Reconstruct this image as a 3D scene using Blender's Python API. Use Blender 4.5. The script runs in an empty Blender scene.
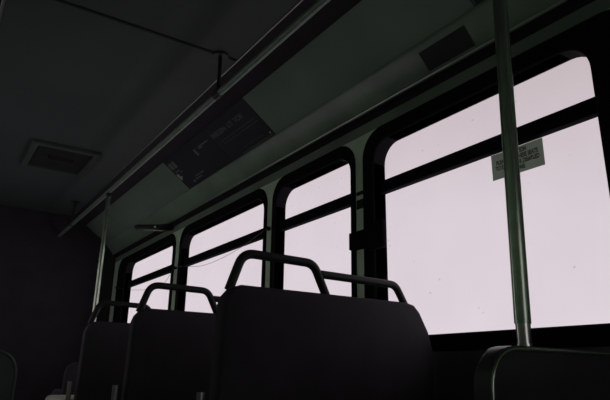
import bpy, bmesh, math, random
from mathutils import Vector, Matrix
random.seed(4)
C = bpy.context.scene.collection
H = 0.65                      # eye height above the bus floor; builder coordinates are relative to the eye
WORLD = {}                    # world location of every Empty

# ------------------------------------------------------------------ materials
def mat(name, col, rough=0.6, metal=0.0, var=0.12, scale=6.0, spec=0.5, bump=0.0):
    m = bpy.data.materials.new(name); m.use_nodes = True
    nt = m.node_tree; b = nt.nodes['Principled BSDF']
    tc = nt.nodes.new('ShaderNodeTexCoord'); nz = nt.nodes.new('ShaderNodeTexNoise')
    nz.inputs['Scale'].default_value = scale; nz.inputs['Detail'].default_value = 5
    nt.links.new(tc.outputs['Object'], nz.inputs['Vector'])
    rp = nt.nodes.new('ShaderNodeValToRGB')
    rp.color_ramp.elements[0].position = 0.3; rp.color_ramp.elements[1].position = 0.7
    rp.color_ramp.elements[0].color = tuple(c*(1-var) for c in col)+(1,)
    rp.color_ramp.elements[1].color = tuple(min(1, c*(1+var)) for c in col)+(1,)
    nt.links.new(nz.outputs['Fac'], rp.inputs['Fac'])
    nt.links.new(rp.outputs['Color'], b.inputs['Base Color'])
    b.inputs['Roughness'].default_value = rough; b.inputs['Metallic'].default_value = metal
    b.inputs['Specular IOR Level'].default_value = spec
    if bump:
        n2 = nt.nodes.new('ShaderNodeTexNoise'); n2.inputs['Scale'].default_value = 220
        nt.links.new(tc.outputs['Object'], n2.inputs['Vector'])
        bp = nt.nodes.new('ShaderNodeBump'); bp.inputs['Strength'].default_value = bump; bp.inputs['Distance'].default_value = 0.002
        nt.links.new(n2.outputs['Fac'], bp.inputs['Height']); nt.links.new(bp.outputs['Normal'], b.inputs['Normal'])
    return m

M = dict(
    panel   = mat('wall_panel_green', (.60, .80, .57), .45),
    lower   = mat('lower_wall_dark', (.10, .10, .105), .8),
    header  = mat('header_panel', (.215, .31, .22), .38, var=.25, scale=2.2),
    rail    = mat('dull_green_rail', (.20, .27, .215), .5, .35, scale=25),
    shaded_top  = mat('shaded_wall_top', (.19, .255, .185), .5, var=.2, scale=2.2),
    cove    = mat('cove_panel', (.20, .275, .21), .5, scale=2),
    ceil    = mat('ceiling_panel', (.055, .07, .065), .7, scale=1.5),
    floor   = mat('floor_rubber', (.05, .05, .052), .75, scale=30, var=.3),
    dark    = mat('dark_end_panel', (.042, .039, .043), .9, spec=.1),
    rubber  = mat('black_rubber', (.013, .0122, .0135), .9, spec=.04),
    vinyl   = mat('black_vinyl', (.070, .066, .074), .75, bump=.1, spec=.12),
    shell   = mat('black_seat_shell', (.05, .056, .054), .35, spec=.4),
    pale    = mat('pale_cushion_vinyl', (.62, .68, .55), .5, bump=.1),
    black   = mat('black_enamel', (.028, .031, .030), .45, spec=.3),
    pole    = mat('green_grey_pole', (.42, .52, .40), .22, .88, scale=25),
    grey    = mat('lit_tone_seat_shell', (.10, .135, .12), .5, spec=.2),  # left seat's lit look put into a lighter shell colour
    chrome  = mat('chrome', (.62, .62, .58), .2, 1.0, .04),
    alu     = mat('dull_aluminium', (.45, .48, .44), .35, .8, .05),
    ad      = mat('dark_ad_card', (.035, .036, .042), .45),
    adink   = mat('faded_ad_print', (.17, .19, .18), .6),
    adlite  = mat('pale_ad_print', (.45, .46, .40), .6),
    stext   = mat('dark_green_print', (.012, .03, .016), .6),
    joint_and_shade  = mat('dark_joint_and_lip_shade', (.03, .032, .032), .85, spec=.1),
    cord    = mat('grey_cord', (.16, .14, .15), .6),
    lens    = mat('pale_glint_dot', (.7, .7, .62), .25),  # pale dot standing in for the glint on the signal box
)
def paper():
    m = mat('green_sticker_film', (.3, .36, .3), .6)
    nt = m.node_tree; b = nt.nodes['Principled BSDF']; out = nt.nodes['Material Output']
    t = nt.nodes.new('ShaderNodeBsdfTranslucent'); t.inputs['Color'].default_value = (.50, .57, .49, 1)
    mx = nt.nodes.new('ShaderNodeMixShader'); mx.inputs[0].default_value = .55
    nt.links.new(b.outputs[0], mx.inputs[1]); nt.links.new(t.outputs[0], mx.inputs[2]); nt.links.new(mx.outputs[0], out.inputs[0])
    return m
M['paper'] = paper()
def glass():
    m = bpy.data.materials.new('dusty_window_glass'); m.use_nodes = True
    nt = m.node_tree; nt.nodes.clear()
    out = nt.nodes.new('ShaderNodeOutputMaterial')
    tr = nt.nodes.new('ShaderNodeBsdfTransparent'); gl = nt.nodes.new('ShaderNodeBsdfGlossy'); gl.inputs['Roughness'].default_value = .02
    df = nt.nodes.new('ShaderNodeBsdfDiffuse'); df.inputs['Color'].default_value = (.30, .28, .26, 1)
    fr = nt.nodes.new('ShaderNodeFresnel'); fr.inputs['IOR'].default_value = 1.012
    m1 = nt.nodes.new('ShaderNodeMixShader'); m2 = nt.nodes.new('ShaderNodeMixShader')
    tc = nt.nodes.new('ShaderNodeTexCoord')
    nz = nt.nodes.new('ShaderNodeTexNoise'); nz.inputs['Scale'].default_value = 3; nz.inputs['Detail'].default_value = 8
    vo = nt.nodes.new('ShaderNodeTexVoronoi'); vo.inputs['Scale'].default_value = 11
    mr = nt.nodes.new('ShaderNodeMapRange'); mr.inputs[1].default_value = .35; mr.inputs[2].default_value = .75; mr.inputs[3].default_value = .0; mr.inputs[4].default_value = .025
    ms = nt.nodes.new('ShaderNodeMapRange'); ms.inputs[1].default_value = .04; ms.inputs[2].default_value = .075; ms.inputs[3].default_value = .13; ms.inputs[4].default_value = 0
    ad = nt.nodes.new('ShaderNodeMath'); ad.operation = 'ADD'
    L = nt.links.new
    L(tc.outputs['Object'], nz.inputs['Vector']); L(tc.outputs['Object'], vo.inputs['Vector'])
    L(nz.outputs['Fac'], mr.inputs[0]); L(vo.outputs['Distance'], ms.inputs[0])
    L(mr.outputs[0], ad.inputs[0]); L(ms.outputs[0], ad.inputs[1])
    L(fr.outputs[0], m1.inputs[0]); L(tr.outputs[0], m1.inputs[1]); L(gl.outputs[0], m1.inputs[2])
    L(ad.outputs[0], m2.inputs[0]); L(m1.outputs[0], m2.inputs[1]); L(df.outputs[0], m2.inputs[2])
    L(m2.outputs[0], out.inputs[0])
    return m
M['glass'] = glass()

# ------------------------------------------------------------------ object helpers
def obj(name, bm, m, parent=None, smooth=True):
    org = Vector(WORLD.get(parent, (0, 0, 0))) if parent else Vector((0, 0, 0))
    bmesh.ops.translate(bm, verts=bm.verts, vec=Vector((0, 0, H))-org)
    bmesh.ops.recalc_face_normals(bm, faces=bm.faces)
    me = bpy.data.meshes.new(name); bm.to_mesh(me); bm.free()
    me.materials.append(M[m] if isinstance(m, str) else m)
    if smooth:
        for p in me.polygons: p.use_smooth = True
        try: me.set_sharp_from_angle(angle=math.radians(40))
        except Exception: pass
    o = bpy.data.objects.new(name, me); C.objects.link(o)
    if parent: o.parent = parent
    WORLD[o] = tuple(org)
    return o
def recentre(o):
    """put a top-level mesh's origin at the bottom of its own shape"""
    vs = [v.co for v in o.data.vertices]
    c = Vector(((min(v.x for v in vs)+max(v.x for v in vs))/2, (min(v.y for v in vs)+max(v.y for v in vs))/2, min(v.z for v in vs)))
    o.data.transform(Matrix.Translation(-c)); o.location = c
    return o
def tag(o, label, cat, group=None):
    o['label'] = label; o['category'] = cat
    if group: o['group'] = group
    return o
def thing(name, label, cat, loc, group=None):
    o = bpy.data.objects.new(name, None); o.empty_display_size = .05; C.objects.link(o)
    o.location = (loc[0], loc[1], loc[2]+H); WORLD[o] = tuple(o.location)
    return tag(o, label, cat, group)
def struct(name, bm, m, parent=None, smooth=True):
    o = obj(name, bm, m, parent, smooth)
    if not parent: o['kind'] = 'structure'
    return o
def struct_root(name, loc):
    o = bpy.data.objects.new(name, None); o.empty_display_size = .05; C.objects.link(o)
    o.location = (loc[0], loc[1], loc[2]+H); WORLD[o] = tuple(o.location); o['kind'] = 'structure'
    return o
def dup(root, off, label=None):
    r = root.copy(); C.objects.link(r); r.location = Vector(root.location)+Vector(off)
    WORLD[r] = tuple(r.location)
    if label: r['label'] = label
    for ch in list(root.children):
        c = ch.copy(); C.objects.link(c); c.parent = r
        for g in list(ch.children):
            d = g.copy(); C.objects.link(d); d.parent = c
    return r

# ------------------------------------------------------------------ mesh helpers
def B(): return bmesh.new()
def box(bm, a, b, bev=0.0, seg=2):
    x0, y0, z0 = a; x1, y1, z1 = b
    vs = [bm.verts.new(p) for p in ((x0,y0,z0),(x1,y0,z0),(x1,y1,z0),(x0,y1,z0),(x0,y0,z1),(x1,y0,z1),(x1,y1,z1),(x0,y1,z1))]
    fs = [bm.faces.new([vs[i] for i in q]) for q in ((0,3,2,1),(4,5,6,7),(0,1,5,4),(1,2,6,5),(2,3,7,6),(3,0,4,7))]
    if bev:
        es = {e for f in fs for e in f.edges}
        bmesh.ops.bevel(bm, geom=list(es), offset=bev, segments=seg, affect='EDGES', profile=.5)
    return bm
def prism(bm, pts, axis, a, b, bev=0.0, seg=2):
    """extrude a closed outline: axis 'y' takes (x,z) points, axis 'x' takes (y,z) points"""
    def P(p, t): return (p[0], t, p[1]) if axis == 'y' else (t, p[0], p[1])
    v0 = [bm.verts.new(P(p, a)) for p in pts]; v1 = [bm.verts.new(P(p, b)) for p in pts]
    n = len(pts); f0 = bm.faces.new(v0); f1 = bm.faces.new(list(reversed(v1)))
    for i in range(n): bm.faces.new((v0[i], v1[i], v1[(i+1) % n], v0[(i+1) % n]))
    if bev:
        es = list(f0.edges)+list(f1.edges)
        bmesh.ops.bevel(bm, geom=es, offset=bev, segments=seg, affect='EDGES', profile=.5)
    return bm
def fillet(pts, r, n=6):
    pts = [Vector(p) for p in pts]; out = [pts[0]]
    for i in range(1, len(pts)-1):
        p, a, b = pts[i], (pts[i-1]-pts[i]), (pts[i+1]-pts[i])
        la, lb = a.length, b.length; a.normalize(); b.normalize()
        ang = a.angle(b); d = min(r/math.tan(ang/2), la*.49, lb*.49)
        q0, q2 = p+a*d, p+b*d
        for k in range(n+1):
            t = k/n; out.append(q0*(1-t)**2+p*2*t*(1-t)+q2*t*t)
    out.append(pts[-1]); return out
def tube(bm, pts, r, n=14, caps=True):
    pts = [Vector(p) for p in pts]; rings = []; u = None
    for i, p in enumerate(pts):
        t = (pts[min(i+1, len(pts)-1)]-pts[max(i-1, 0)]).normalized()
        if u is None: u = t.orthogonal().normalized()
        else: u = (u-t*u.dot(t)).normalized()
        w = t.cross(u)
        rings.append([bm.verts.new(p+(u*math.cos(2*math.pi*k/n)+w*math.sin(2*math.pi*k/n))*r) for k in range(n)])
    for a, b in zip(rings, rings[1:]):
        for k in range(n): bm.faces.new((a[k], a[(k+1) % n], b[(k+1) % n], b[k]))
    if caps: bm.faces.new(list(reversed(rings[0]))); bm.faces.new(rings[-1])
    return bm
def rrect(y0, z0, y1, z1, rb, rt, n=8):
    out = []
    for cy, cz, r, a0 in ((y1-rb, z0+rb, rb, -90), (y1-rt, z1-rt, rt, 0), (y0+rt, z1-rt, rt, 90), (y0+rb, z0+rb, rb, 180)):
        for k in range(n+1):
            a = math.radians(a0+90*k/n); out.append((cy+r*math.cos(a), cz+r*math.sin(a)))
    return out
def text_mesh(bm, s, size, origin, u, up, lift=.0008, align='LEFT', sx=1.0, depth=.0004, bold=.012):
    cu = bpy.data.curves.new('print', 'FONT'); cu.body = s; cu.size = size; cu.align_x = align; cu.extrude = depth
    cu.offset = size*bold
    o = bpy.data.objects.new('print', cu); C.objects.link(o)
    bpy.context.view_layer.update()
    me = bpy.data.meshes.new_from_object(o.evaluated_get(bpy.context.evaluated_depsgraph_get()))
    u, up = Vector(u).normalized(), Vector(up).normalized(); nrm = u.cross(up); org = Vector(origin)
    for v in me.vertices: v.co = org+u*v.co.x*sx+up*v.co.y+nrm*(lift+v.co.z)
    bm.from_mesh(me); bpy.data.meshes.remove(me); bpy.data.objects.remove(o); bpy.data.curves.remove(cu)
    return bm
def oslab(bm, org, u, up, a, b, lift, thick):
    """slab in an oriented plane: a,b are (u,up) corners"""
    u, up = Vector(u).normalized(), Vector(up).normalized(); nrm = u.cross(up); org = Vector(org)
    co = [org+u*p+up*q+nrm*t for t in (lift, lift+thick) for p, q in ((a[0], a[1]), (b[0], a[1]), (b[0], b[1]), (a[0], b[1]))]
    vs = [bm.verts.new(c) for c in co]
    for q in ((0,3,2,1),(4,5,6,7),(0,1,5,4),(1,2,6,5),(2,3,7,6),(3,0,4,7)): bm.faces.new([vs[i] for i in q])
    return bm

# ------------------------------------------------------------------ the bus body
XR, XG = 1.84, 1.90                 # inner face of the window wall, glass
MID = .67                            # centre line of the bus
def mx(x): return 2*MID-x
Y0, Y1 = -2.4, 6.95
ZF, ZC = -H, 1.75
WZ0, WZ1 = .172, 1.178               # window opening
# opening near / far, frame near / far
WINS = [(.945, 2.14, .74, 2.227), (2.333, 3.144, 2.294, 3.184), (3.295, 4.80, 3.258, 4.84), (5.0, 6.46, 4.945, 6.755)]
LWINS = WINS[2:]  # unseen left windows; only the far two kept, to tune the light
FZ0, FZ1 = .10, 1.258

def side_wall(name, mir, wins):
    bm = B()
    xa, xb = (XR, 1.908) if not mir else (mx(1.908), mx(XR))
    box(bm, (xa, Y0-.1, WZ1), (xb, Y1+.1, 1.262))
    ys = [Y0-.1]
    for w in sorted(wins): ys += [w[0], w[1]]
    ys.append(Y1+.1)
    for i in range(0, len(ys), 2): box(bm, (xa, ys[i], WZ0), (xb, ys[i+1], WZ1))
    return struct(name, bm, 'panel', smooth=False)
side_wall('wall_right', False, WINS)
side_wall('wall_left', True, LWINS)
bm = B(); box(bm, (XR-.004, Y0-.1, ZF-.05), (1.95, Y1+.1, WZ0)); struct('trim_1', bm, 'lower', smooth=False)      # dark lower wall and sill, window side
bm = B(); box(bm, (mx(1.95), Y0-.1, ZF-.05), (mx(XR-.004), Y1+.1, WZ0)); struct('trim_2', bm, 'lower', smooth=False)
bm = B(); box(bm, (mx(1.95), Y0-.1, ZF-.06), (1.95, Y1+.1, ZF)); struct('floor', bm, 'floor', smooth=False)
bm = B(); box(bm, (mx(1.30), Y0-.1, ZC), (1.30, Y1+.1, ZC+.05)); struct('ceiling', bm, 'ceil', smooth=False)
bm = B(); box(bm, (mx(1.95), Y1, ZF), (1.95, Y1+.1, 1.85)); struct('wall_front', bm, 'dark', smooth=False)
bm = B()
RX0, RX1, RZ0, RZ1 = -.20, 1.54, -.10, 1.06           # unseen rear window, added to light the pole and seat backs
for a, b in (((mx(1.95), ZF), (RX0, 1.85)), ((RX1, ZF), (1.95, 1.85)), ((RX0, ZF), (RX1, RZ0)), ((RX0, RZ1), (RX1, 1.85))):
    box(bm, (a[0], Y0-.1, a[1]), (b[0], Y0, b[1]))
struct('wall_back', bm, 'dark', smooth=False)
wr_ = struct_root('window_8', (MID, Y0, RZ0))  # unseen rear window, added to light the pole and seat backs
bm = B(); la = [[bm.verts.new((p[0], yy, p[1])) for p in pts] for pts, yy in ((rrect(RX0-.04, RZ0-.04, RX1+.04, RZ1+.04, .09, .09), Y0-.002), (rrect(RX0-.04, RZ0-.04, RX1+.04, RZ1+.04, .09, .09), Y0+.012), (rrect(RX0+.02, RZ0+.02, RX1-.02, RZ1-.02, .06, .06), Y0+.012), (rrect(RX0+.02, RZ0+.02, RX1-.02, RZ1-.02, .06, .06), Y0-.06))]
for a, b in zip(la, la[1:]):
    for i in range(len(a)): bm.faces.new((a[i], a[(i+1) % len(a)], b[(i+1) % len(a)], b[i]))
obj('window_frame', bm, 'rubber', wr_)
bm = B(); box(bm, (RX0-.005, Y0-.055, RZ0-.005), (RX1+.005, Y0-.05, RZ1+.005)); obj('pane', bm, 'glass', wr_, False)

HEAD = [(1.844, 1.285), (1.843, 1.315), (1.822, 1.338), (1.800, 1.345), (1.793, 1.352), (1.796, 1.364), (1.703, 1.462), (1.700, 1.482), (1.95, 1.482), (1.95, 1.285)]
COVE = [(1.706, 1.476), (1.70, 1.480), (1.44, 1.670), (1.44, 1.72), (1.95, 1.60), (1.95, 1.476)]
COVE_UPPER = [(1.444, 1.664), (1.436, 1.668), (1.36, 1.722), (1.30, 1.747), (1.27, 1.753), (1.27, 1.80), (1.444, 1.80)]  # upper cove, split off in a darker colour
WALL_TOP_SHADE = [(1.839, 1.258), (1.839, 1.320), (1.908, 1.320), (1.908, 1.258)]  # wall strip above the windows, shading put into its darker colour
LIP_SHADE = [(1.843, 1.316), (1.833, 1.319), (1.826, 1.329), (1.814, 1.337), (1.796, 1.344), (1.80, 1.352), (1.843, 1.352)]  # dark strip painting the shade beneath the header lip
for i, (prof, m) in enumerate(((HEAD, 'header'), (COVE, 'cove'), (COVE_UPPER, 'dark'), (LIP_SHADE, 'joint_and_shade'), (WALL_TOP_SHADE, 'shaded_top'))):
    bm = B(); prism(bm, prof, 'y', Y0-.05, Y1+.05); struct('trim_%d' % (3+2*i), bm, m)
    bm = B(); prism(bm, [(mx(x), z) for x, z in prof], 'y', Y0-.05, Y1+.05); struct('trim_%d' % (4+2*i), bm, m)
bm = B(); tube(bm, [(1.795, Y0, 1.356), (1.795, Y1, 1.356)], .0045, 8); struct('trim_13', bm, 'alu')        # bright bead in place of the highlight on the header's rounded lip
bm = B(); box(bm, (1.272, Y0, 1.744), (1.280, Y1, 1.752), .002); struct('trim_14', bm, 'alu')                # bright strip where ceiling meets cove
bm = B(); box(bm, (mx(1.284), Y0, 1.741), (mx(1.268), Y1, 1.752), .002); struct('trim_15', bm, 'alu')
bm = B(); box(bm, (mx(1.268), 2.672, 1.745), (1.268, 2.690, 1.752)); struct('trim_16', bm, 'joint_and_shade')        # cross joint in the ceiling

def window(n, w, mir=False):
    X = (lambda x: mx(x)) if mir else (lambda x: x)
    o0, o1, f0, f1 = w
    root = struct_root('window_%d' % n, (X(XR), (o0+o1)/2, WZ0))
    bm = B()
    outer = rrect(f0, FZ0, f1, FZ1, .06, .15)
    outb = rrect(f0+.006, FZ0+.006, f1-.006, FZ1-.006, .058, .147)
    innb = rrect(o0-.006, WZ0-.006, o1+.006, WZ1+.006, .046, .115)
    inner = rrect(o0, WZ0, o1, WZ1, .04, .11)
    loops = []
    for pts, x in ((outer, 1.846), (outer, 1.836), (outb, 1.829), (innb, 1.829), (inner, 1.836), (inner, 1.915), (outer, 1.915)):
        loops.append([bm.verts.new((X(x), p[0], p[1])) for p in pts])
    k = len(outer)
    for a, b in zip(loops, loops[1:]+loops[:1]):
        for i in range(k): bm.faces.new((a[i], a[(i+1) % k], b[(i+1) % k], b[i]))
    obj('window_frame', bm, 'rubber', root)
    bm = B(); xs = sorted((X(1.870), X(1.909))); box(bm, (xs[0], o0-.02, .905), (xs[1], o1+.02, .970), .004); obj('transom', bm, 'rubber', root)
    xs = sorted((X(1.8985), X(1.9035)))
    bm = B(); box(bm, (xs[0], o0-.01, .940), (xs[1], o1+.01, WZ1+.01)); obj('pane', bm, 'glass', root, False)
    bm = B(); box(bm, (xs[0], o0-.01, WZ0-.01), (xs[1], o1+.01, .935)); obj('pane', bm, 'glass', root, False)
for i, w in enumerate(WINS): window(i+1, w)
for i, w in enumerate(LWINS): window(i+5, w, True)  # unseen left windows, chosen to tune the light

# ------------------------------------------------------------------ roof hatch
t = thing('roof_hatch', 'square framed hatch set into the dark ceiling ahead of the cross joint', 'hatch', (.755, 4.98, ZC-.03))
bm = B()
box(bm, (.49, 4.66, ZC-.03), (.54, 5.33, ZC+.004), .006); box(bm, (.97, 4.66, ZC-.03), (1.02, 5.33, ZC+.004), .006)
box(bm, (.53, 4.66, ZC-.03), (.98, 4.71, ZC+.004), .006); box(bm, (.53, 5.28, ZC-.03), (.98, 5.33, ZC+.004), .006)
obj('hatch_frame', bm, 'ceil', t)
bm = B(); box(bm, (.535, 4.705, ZC-.012), (.975, 5.285, ZC+.004)); obj('hatch_panel', bm, 'joint_and_shade', t)
bm = B(); tube(bm, fillet([(.66, 4.95, ZC-.012), (.66, 4.95, ZC-.04), (.85, 4.95, ZC-.04), (.85, 4.95, ZC-.012)], .012), .007); obj('release_handle', bm, 'black', t)

# ------------------------------------------------------------------ overhead rail, poles
XP, ZR = 1.168, 1.497
t = thing('handrail', 'long overhead grab rail running under the ceiling edge along the aisle', 'handrail', (XP, 2.3, ZR))
bm = B(); tube(bm, [(XP, Y0+.0, ZR), (XP, Y1-.0, ZR)], .019, 18); obj('rail_tube', bm, 'rail', t)
for y in (-1.2, 2.681, 6.3):
    bm = B(); tube(bm, [(XP, y, ZC+.002), (XP, y, ZR)], .011, 12); tube(bm, [(XP, y, ZC-.014), (XP, y, ZC+.002)], .045, 18)
    tube(bm, [(XP, y-.03, ZR), (XP, y+.03, ZR)], .0225, 18)
    obj('bracket', bm, 'black', t)
def grab_pole(y, zb, label, lean=0, back=0):
    t = thing('grab_pole', label, 'pole', (XP, y, zb), 'upright poles between seat and overhead rail')
    bm = B(); tube(bm, [(XP-lean, y, zb+.052), (XP, y-back, ZR-.03)], .019, 20); obj('pole_tube', bm, 'pole', t)
    bm = B(); tube(bm, [(XP-lean, y, zb+.004), (XP-lean, y, zb+.058)], .0168, 20); tube(bm, [(XP-lean, y, zb), (XP-lean, y, zb+.006)], .0195, 20); obj('collar', bm, 'chrome', t)
    bm = B(); tube(bm, [(XP, y-back, ZR-.05), (XP, y-back, ZR-.0192)], .0225, 20); obj('rail_clamp', bm, 'black', t)
    return t

# ------------------------------------------------------------------ seats
def rake(bm, y, z0, k=.07):
    for v in bm.verts: v.co.y -= (v.co.z-z0)*k
    return bm
def seat_base(t, x0, x1, y, cushion_mat, zc=-.15):
    """cushions, tray and pedestal of a double seat whose back stands at y"""
    mid = (x0+x1)/2
    for a, b in ((x0+.005, mid-.004), (mid+.004, x1-.005)):
        bm = B(); box(bm, (a, y+.085, zc-.09), (b, y+.52, zc), .03, 3); obj('cushion', bm, cushion_mat, t)
    bm = B(); box(bm, (x0+.02, y+.03, zc-.12), (x1-.02, y+.50, zc-.085), .01); obj('seat_pan', bm, 'shell', t)
    for lx in (x0+.22, x1-.22):
        bm = B()
        prism(bm, [(y+.10, zc-.12), (y+.40, zc-.12), (y+.33, zc-.2), (y+.33, ZF+.012), (y+.40, ZF+.012), (y+.40, ZF), (y+.08, ZF), (y+.08, ZF+.012), (y+.17, ZF+.012), (y+.17, zc-.2)], 'x', lx-.025, lx+.025, .004)
        obj('leg', bm, 'black', t)
def high_seat(y, label):
    t = thing('bus_seat', label, 'seat', (1.31, y, ZF), 'high backed double seats along the windows')
    pts = [(.822, -.22), (.822, .222), (.831, .25), (.852, .275), (.885, .288), (1.64, .288), (1.680, .280), (1.712, .253), (1.764, .175), (1.795, .09), (1.798, -.22)]
    bm = B(); prism(bm, pts, 'y', y-.035, y+.035, .016, 3); rake(bm, y, .287); obj('backrest', bm, 'vinyl', t)
    seat_base(t, .735, 1.79, y-.035, 'pale')
    yt = y
    def P(x, z): return (x, yt-(z-.287)*.07, z)
    bm = B(); tube(bm, fillet([P(.850, .27), P(.893, .402), P(1.190, .398), P(1.262, .27)], .06), .0165); obj('grab_handle', bm, 'black', t)
    bm = B(); tube(bm, fillet([P(1.212, .362), P(1.600, .358), P(1.662, .27)], .055), .0155); obj('grab_rail', bm, 'black', t)
    bm = B(); tube(bm, [(.786, y+.03, ZF), (.786, y+.03, -.06)], .0135, 14); tube(bm, [(.786, y+.03, ZF), (.786, y+.03, ZF+.008)], .035, 16); obj('post', bm, 'alu', t)
    return t
PITCH = .95
s1 = high_seat(1.75, 'nearest high backed black double seat with tall grab handle, in front of the second window')
dup(s1, (0, PITCH, 0), 'middle high backed black double seat, its grab handle against the third window')
dup(s1, (0, 1.87, 0), 'farthest high backed black double seat, handle just showing left of the others')

def low_seat(x0, x1, y, top, label, skin='shell'):
    t = thing('low_seat', label, 'seat', ((x0+x1)/2, y, ZF), 'low backed double seats')
    pts = [(x0, -.22)] + [(p.x, p.z) for p in fillet([(x0, 0, -.2), (x0, 0, top), (x1, 0, top), (x1, 0, -.2)], .105, 10)] + [(x1, -.22)]
    bm = B(); prism(bm, pts, 'y', y, y+.042, .008, 3); obj('backrest', bm, skin, t)
    bm = B(); tube(bm, fillet([(x0+.008, y+.001, -.21), (x0+.008, y+.001, top-.008), (x1-.008, y+.001, top-.008), (x1-.008, y+.001, -.21)], .10, 10), .0055, 10); obj('edge_trim', bm, 'pole' if skin == 'shell' else skin, t)
    seat_base(t, x0+.01, x1-.01, y, 'vinyl')
    return t
TOP = .068
l1 = low_seat(1.0, 1.815, .815, TOP, 'low backed black seat in the near right corner with a pole rising from its back')
low_seat(1.0, 1.815, 4.85, TOP, 'low backed black seat farthest ahead under the far pole, mostly hidden behind the others', 'vinyl')
low_seat(-.44, .362, 2.64, TOP+.01, 'low backed seat in a lit-toned grey across the aisle at the left edge of the picture', 'grey')
grab_pole(.836, TOP, 'near upright grab pole with chrome collar, standing in front of the largest window', .010, .03)
grab_pole(4.872, TOP, 'far upright grab pole at the left, joined to the overhead rail near the front')

# ------------------------------------------------------------------ things on the wall and cove
up_c = Vector((-.807, 0, .59)); U = (0, -1, 0)
def ad_card(ya, yb, label):
    """card slid into the cove; ya is its left (far) edge, yb its right edge"""
    org = (1.70, ya, 1.480); w = ya-yb
    t = thing('advert_card', label, 'advert', (1.70, (ya+yb)/2, 1.480), 'advert cards in the cove above the windows')
    bm = B(); oslab(bm, org, U, up_c, (.004, .004), (w-.004, .315), .0005, .003); obj('card', bm, 'ad', t, False)
    return t, org
def ink(t, name, org, rects, m, lift=.0036, texts=()):
    for a, b in rects:
        bm = B(); oslab(bm, org, U, up_c, a, b, lift, .0006); obj(name, bm, m, t, False)
    for s, size, px, s_up, sx in texts:
        o = Vector(org)+Vector(U)*px+up_c.normalized()*s_up
        bm = B(); text_mesh(bm, s, size, o, U, up_c, lift, 'LEFT', sx); obj(name, bm, m, t, False)
t, org = ad_card(3.53, 2.93, 'dark printed advert card with two thin rules, right of the pair above the windows')
ink(t, 'headline', org, [], 'adink', texts=[('PREGEN', .052, .012, .215, 1.1), ('LIT', .052, .252, .215, 1.1), ('TOR', .052, .352, .215, 1.1)])
ink(t, 'rule', org, [((.08, .168), (.55, .171)), ((.08, .142), (.56, .145)), ((.08, .142), (.083, .171)), ((.16, .012), (.585, .017)), ((.2, .045), (.5, .047))], 'adink')
ink(t, 'corner_mark', org, [((.560, .026), (.574, .040))], 'adlite')
t, org = ad_card(4.352, 3.53, 'dark printed advert card with small pale marks, left of the pair above the windows')
ink(t, 'picture', org, [((.50, .185), (.532, .245)), ((.585, .222), (.645, .232)), ((.60, .235), (.76, .245)), ((.03, .215), (.08, .275)), ((.095, .215), (.14, .275)), ((.04, .18), (.12, .19))], 'adink')
ink(t, 'pale_mark', org, [((.02, .105), (.05, .165)), ((.055, .12), (.075, .135))], 'adlite')
ink(t, 'small_print', org, [((.10, .16), (.15, .168)), ((.16, .03), (.19, .05)), ((.21, .04), (.34, .052)), ((.24, .065), (.4, .073))], 'adink')
t, org = ad_card(1.315, .60, 'dark advert card at the top of the picture beside the near pole')
ink(t, 'rule', org, [((.01, .01), (.016, .30)), ((.06, .24), (.5, .25)), ((.06, .19), (.4, .2))], 'adink')

up_h = Vector((-.093, 0, .098))
bm = B(); oslab(bm, (1.796, 1.665, 1.364), U, up_h, (0, .012), (.27, .112), .0005, .003)
tag(recentre(obj('notice_plate', bm, 'ad', None, False)), 'plain dark notice plate on the sloping panel above the largest window', 'notice')

t = thing('signal_box', 'slim dark box with a tiny pale glint dot jutting from above the far pair of windows', 'signal', (1.63, 5.07, 1.262))
bm = B(); prism(bm, [(1.48, 1.262), (1.50, 1.248), (1.74, 1.268), (1.841, 1.290), (1.841, 1.318), (1.80, 1.347), (1.70, 1.318), (1.50, 1.288), (1.48, 1.28)], 'y', 5.04, 5.10, .006); obj('housing', bm, 'black', t)
bm = B(); tube(bm, [(1.655, 5.041, 1.287), (1.655, 5.034, 1.287)], .010, 12); obj('lens', bm, 'lens', t)  # pale disc standing in for the glint on the box

t = thing('window_latch', 'dark emergency latch bridging the pillar beside the largest window', 'latch', (1.83, 2.17, .60))
bm = B(); box(bm, (1.806, 2.155, .625), (1.842, 2.318, .718), .006); obj('latch_plate', bm, 'rubber', t)
bm = B(); box(bm, (1.797, 2.040, .598), (1.831, 2.165, .742), .012, 3); obj('lever', bm, 'rubber', t)
for z0, z1, lab in ((.922, .943, 'narrow dark sticker on the pillar, upper of two above the latch'), (.846, .897, 'square dark sticker on the pillar, lower of two above the latch')):
    bm = B(); box(bm, (1.8385, 2.231, z0), (1.8402, 2.289, z1)); tag(recentre(obj('pillar_sticker', bm, 'joint_and_shade', None, False)), lab, 'sticker', 'dark stickers on the pillar')

ya, yb, xs = 1.448, 1.203, 1.8985
t = thing('window_sticker', 'green seating notice sticker on the largest window behind the near pole', 'sticker', (xs, (ya+yb)/2, .788))
bm = B(); oslab(bm, (xs, ya, .788), U, (0, 0, 1), (0, 0), (ya-yb, .112), .0, .0012); obj('film', bm, 'paper', t, False)
bm = B()
for s, z in (('ATTENTION', .0855), ('PLEASE GIVE THESE SEATS', .0615), ('TO ELDERLY OR DISABLED', .0375), ('PERSONS', .0135)):
    text_mesh(bm, s, .026, (xs, (ya+yb)/2, .788+z), U, (0, 0, 1), .0014, 'CENTER', .66, bold=.035)
obj('printed_text', bm, 'stext', t, False)

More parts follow.
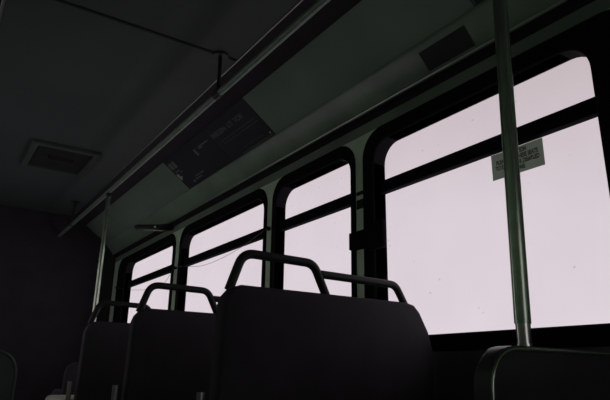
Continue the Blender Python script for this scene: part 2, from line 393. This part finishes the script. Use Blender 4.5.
t = thing('bell_cord', 'thin grey bell cord sagging across the two far windows below their bars', 'cord', (1.82, 4.9, .78))
def cat_pts(ps, n=8):
    ps = [Vector(p) for p in ps]; out = []
    q = [ps[0]*2-ps[1]]+ps+[ps[-1]*2-ps[-2]]
    for i in range(1, len(q)-2):
        a, b, c, d = q[i-1:i+3]
        for k in range(n):
            s = k/n; out.append(.5*((2*b)+(c-a)*s+(2*a-5*b+4*c-d)*s*s+(3*b-a-3*c+d)*s**3))
    out.append(ps[-1]); return out
cp = [(1.82, 6.72, .93), (1.82, 6.17, .842), (1.82, 5.5, .780), (1.82, 5.1, .80), (1.82, 4.89, .90), (1.82, 4.59, .868), (1.82, 4.30, .832), (1.82, 3.985, .830), (1.82, 3.604, .862), (1.82, 3.222, .93)]
bm = B(); tube(bm, cat_pts(cp), .0016, 6); obj('cord_line', bm, 'cord', t)
for y, z in ((6.72, .93), (4.89, .90), (3.222, .93)):
    bm = B(); box(bm, (1.812, y-.012, z-.012), (1.8405 if y < 6.5 else 1.83, y+.012, z+.012), .003); obj('cord_clip', bm, 'black', t)

# ------------------------------------------------------------------ sky
w = bpy.data.worlds.new('overcast_sky'); bpy.context.scene.world = w; w.use_nodes = True
nt = w.node_tree; bg = nt.nodes['Background']
tc = nt.nodes.new('ShaderNodeTexCoord'); sp = nt.nodes.new('ShaderNodeSeparateXYZ'); rp = nt.nodes.new('ShaderNodeValToRGB')
nt.links.new(tc.outputs['Generated'], sp.inputs[0]); nt.links.new(sp.outputs['Z'], rp.inputs['Fac']); nt.links.new(rp.outputs['Color'], bg.inputs['Color'])
e = rp.color_ramp.elements
e[0].position = 0.0; e[0].color = (.76, .675, .735, 1)
e[1].position = .5; e[1].color = (.55, .475, .50, 1)
m_ = e.new(.28); m_.color = (.70, .62, .67, 1)
bg.inputs['Strength'].default_value = 1.0

# ------------------------------------------------------------------ camera
cam = bpy.data.cameras.new('camera'); co = bpy.data.objects.new('camera', cam); C.objects.link(co)
cam.sensor_width = 36; cam.lens = 568/610*36; cam.clip_start = .02
def ray(u, v): return Vector((u-305, -(v-200), -568))
Yc = ray(-89, 368).normalized(); Zc = ray(335, -1650); Zc = (Zc-Yc*Zc.dot(Yc)).normalized(); Xc = Yc.cross(Zc)
co.matrix_world = Matrix.Translation((0, 0, H)) @ Matrix((Xc, Yc, Zc)).to_4x4()
sc = bpy.context.scene; sc.camera = co
sc.view_settings.view_transform = 'Standard'; sc.view_settings.look = 'None'
sc.view_settings.gamma = 1; sc.view_settings.use_curve_mapping = False; sc.view_settings.exposure = 0
